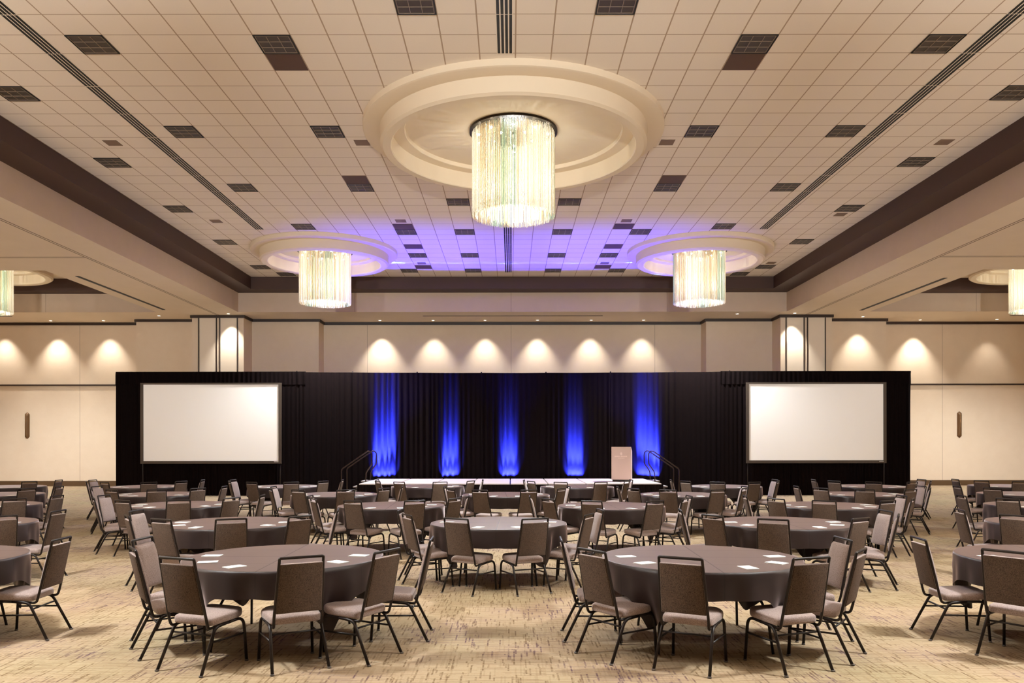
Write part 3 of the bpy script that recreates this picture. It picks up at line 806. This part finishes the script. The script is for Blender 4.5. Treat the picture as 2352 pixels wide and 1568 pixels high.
# ------------------------------------------------------------------ lights
WARM = (.95, 1, 1.02); WW = (1, .95, .86); BLUE = (.02, .04, 1)
def light(typ, name, loc, e, col, **kw):
    d = bpy.data.lights.new(name, typ); d.energy = e; d.color = col
    for k, v_ in kw.items(): setattr(d, k, v_)
    o = bpy.data.objects.new(name, d); C.objects.link(o); o.location = loc
    return o
def aim(o, target): o.rotation_euler = (Vector(target)-o.location).to_track_quat('-Z', 'Y').to_euler()
K = 1.0
for i, (cx, cy, r0) in enumerate(CH + [(-6.4, 6.3, 0), (6.45, 6.3, 0), (-19, 8, 0), (19, 8, 0)]):  # entries past the seen chandeliers are unseen; outer pair is added side-room fill
    big = i == 0
    if i < 5:
        light('POINT', 'chandelier_lamp', (cx, cy, 7.25), K*(125 if i == 0 else 145), WARM, shadow_soft_size=.30)
        light('POINT', 'chandelier_bulb_glow', (cx, cy, 8.05), K*45, WARM, shadow_soft_size=.25)
    else:
        o = light('SPOT', 'fill_uplight', (cx, cy, 7.0 if i < 7 else 5.2), K*(2400 if i < 7 else 6500), WARM, shadow_soft_size=.5, spot_size=math.radians(165), spot_blend=.5)  # added upward fill for ceiling and soffits, belongs to no fixture
        o.rotation_euler = (PI, 0, 0)
    o = light('SPOT', 'chandelier_downlight', (cx, cy, 6.70), K*([2250, 1900, 1900, 1850, 1850][i] if i < 5 else (1700 if i < 7 else 2800)), WARM, shadow_soft_size=.30, spot_size=math.radians([150, 134, 134, 150, 150][i] if i < 5 else 125), spot_blend=.7)
    o.rotation_euler = (0, 0, 0)
for x, y, e in DL:
    if e <= 0: continue
    o = light('SPOT', 'downlight_lamp', (x, y, H_SOF-.03), K*270*e, WW, shadow_soft_size=.05, spot_size=math.radians(74), spot_blend=.8)
    o.rotation_euler = (math.radians(4), 0, 0)
# added fill lamps behind the camera, thrown along the ceiling to brighten it
for x in (-8, 0, 8):
    o = light('SPOT', 'ceiling_fill_spot', (x, RY0+.2, 3.3), K*9000, WARM, shadow_soft_size=.3, spot_size=math.radians(30), spot_blend=1.0)
    aim(o, (x*1.5, 24, 8.3))
# blue uplights on the stage along the drapes
for x, w_, e, sp, dz, zt in ((-4.62, .72, .5, 60, .05, .95), (-4.62, .78, 1.0, 10, .13, 3.2), (-2.24, .52, .42, 60, .05, .95), (-2.24, .52, .48, 12, .13, 2.6),
        (-.08, .52, .42, 60, .05, .95), (-.08, .52, .46, 12, .13, 2.6), (2.33, .52, .42, 60, .05, .95), (2.33, .52, .48, 12, .13, 2.6), (4.98, .72, .5, 60, .05, .95), (4.98, .78, 1.0, 10, .13, 3.2)):
    o = light('AREA', 'blue_uplight', (x, arcY(x)-.12, SZ+.03), K*1300*e, BLUE, shape='RECTANGLE', size=w_, size_y=.05, spread=math.radians(sp))
    aim(o, (x, arcY(x)+dz, zt))
for x in (-4.2, 0, 4.3):
    o = light('SPOT', 'blue_ceiling_wash', (x, 27.7, SZ+.05), K*(3600 if x else 2200), (.05, .03, 1), shadow_soft_size=.08, spot_size=math.radians(68), spot_blend=1.0)
    aim(o, (x*.95, 27.6, 8.4))

# ------------------------------------------------------------------ world, camera, view
w = bpy.data.worlds.new('hall'); bpy.context.scene.world = w; w.use_nodes = True
w.node_tree.nodes['Background'].inputs[0].default_value = (.02, .016, .012, 1)
cam = bpy.data.cameras.new('camera'); co = bpy.data.objects.new('camera', cam); C.objects.link(co)
co.location = (0, 0, 1.83); co.rotation_euler = (math.radians(90), .001, 0)
cam.sensor_width = 36; cam.sensor_fit = 'HORIZONTAL'; cam.lens = 1815/2352*36
cam.shift_x = 2/2352; cam.shift_y = 236/2352; cam.clip_end = 200
sc = bpy.context.scene; sc.camera = co
sc.view_settings.view_transform = 'Standard'; sc.view_settings.look = 'None'
sc.view_settings.exposure = .6; sc.view_settings.gamma = 1; sc.view_settings.use_curve_mapping = False
sc.cycles.max_bounces = 8; sc.cycles.diffuse_bounces = 5; sc.cycles.glossy_bounces = 2; sc.cycles.transmission_bounces = 5
sc.cycles.sample_clamp_indirect = 6; sc.cycles.adaptive_threshold = .025
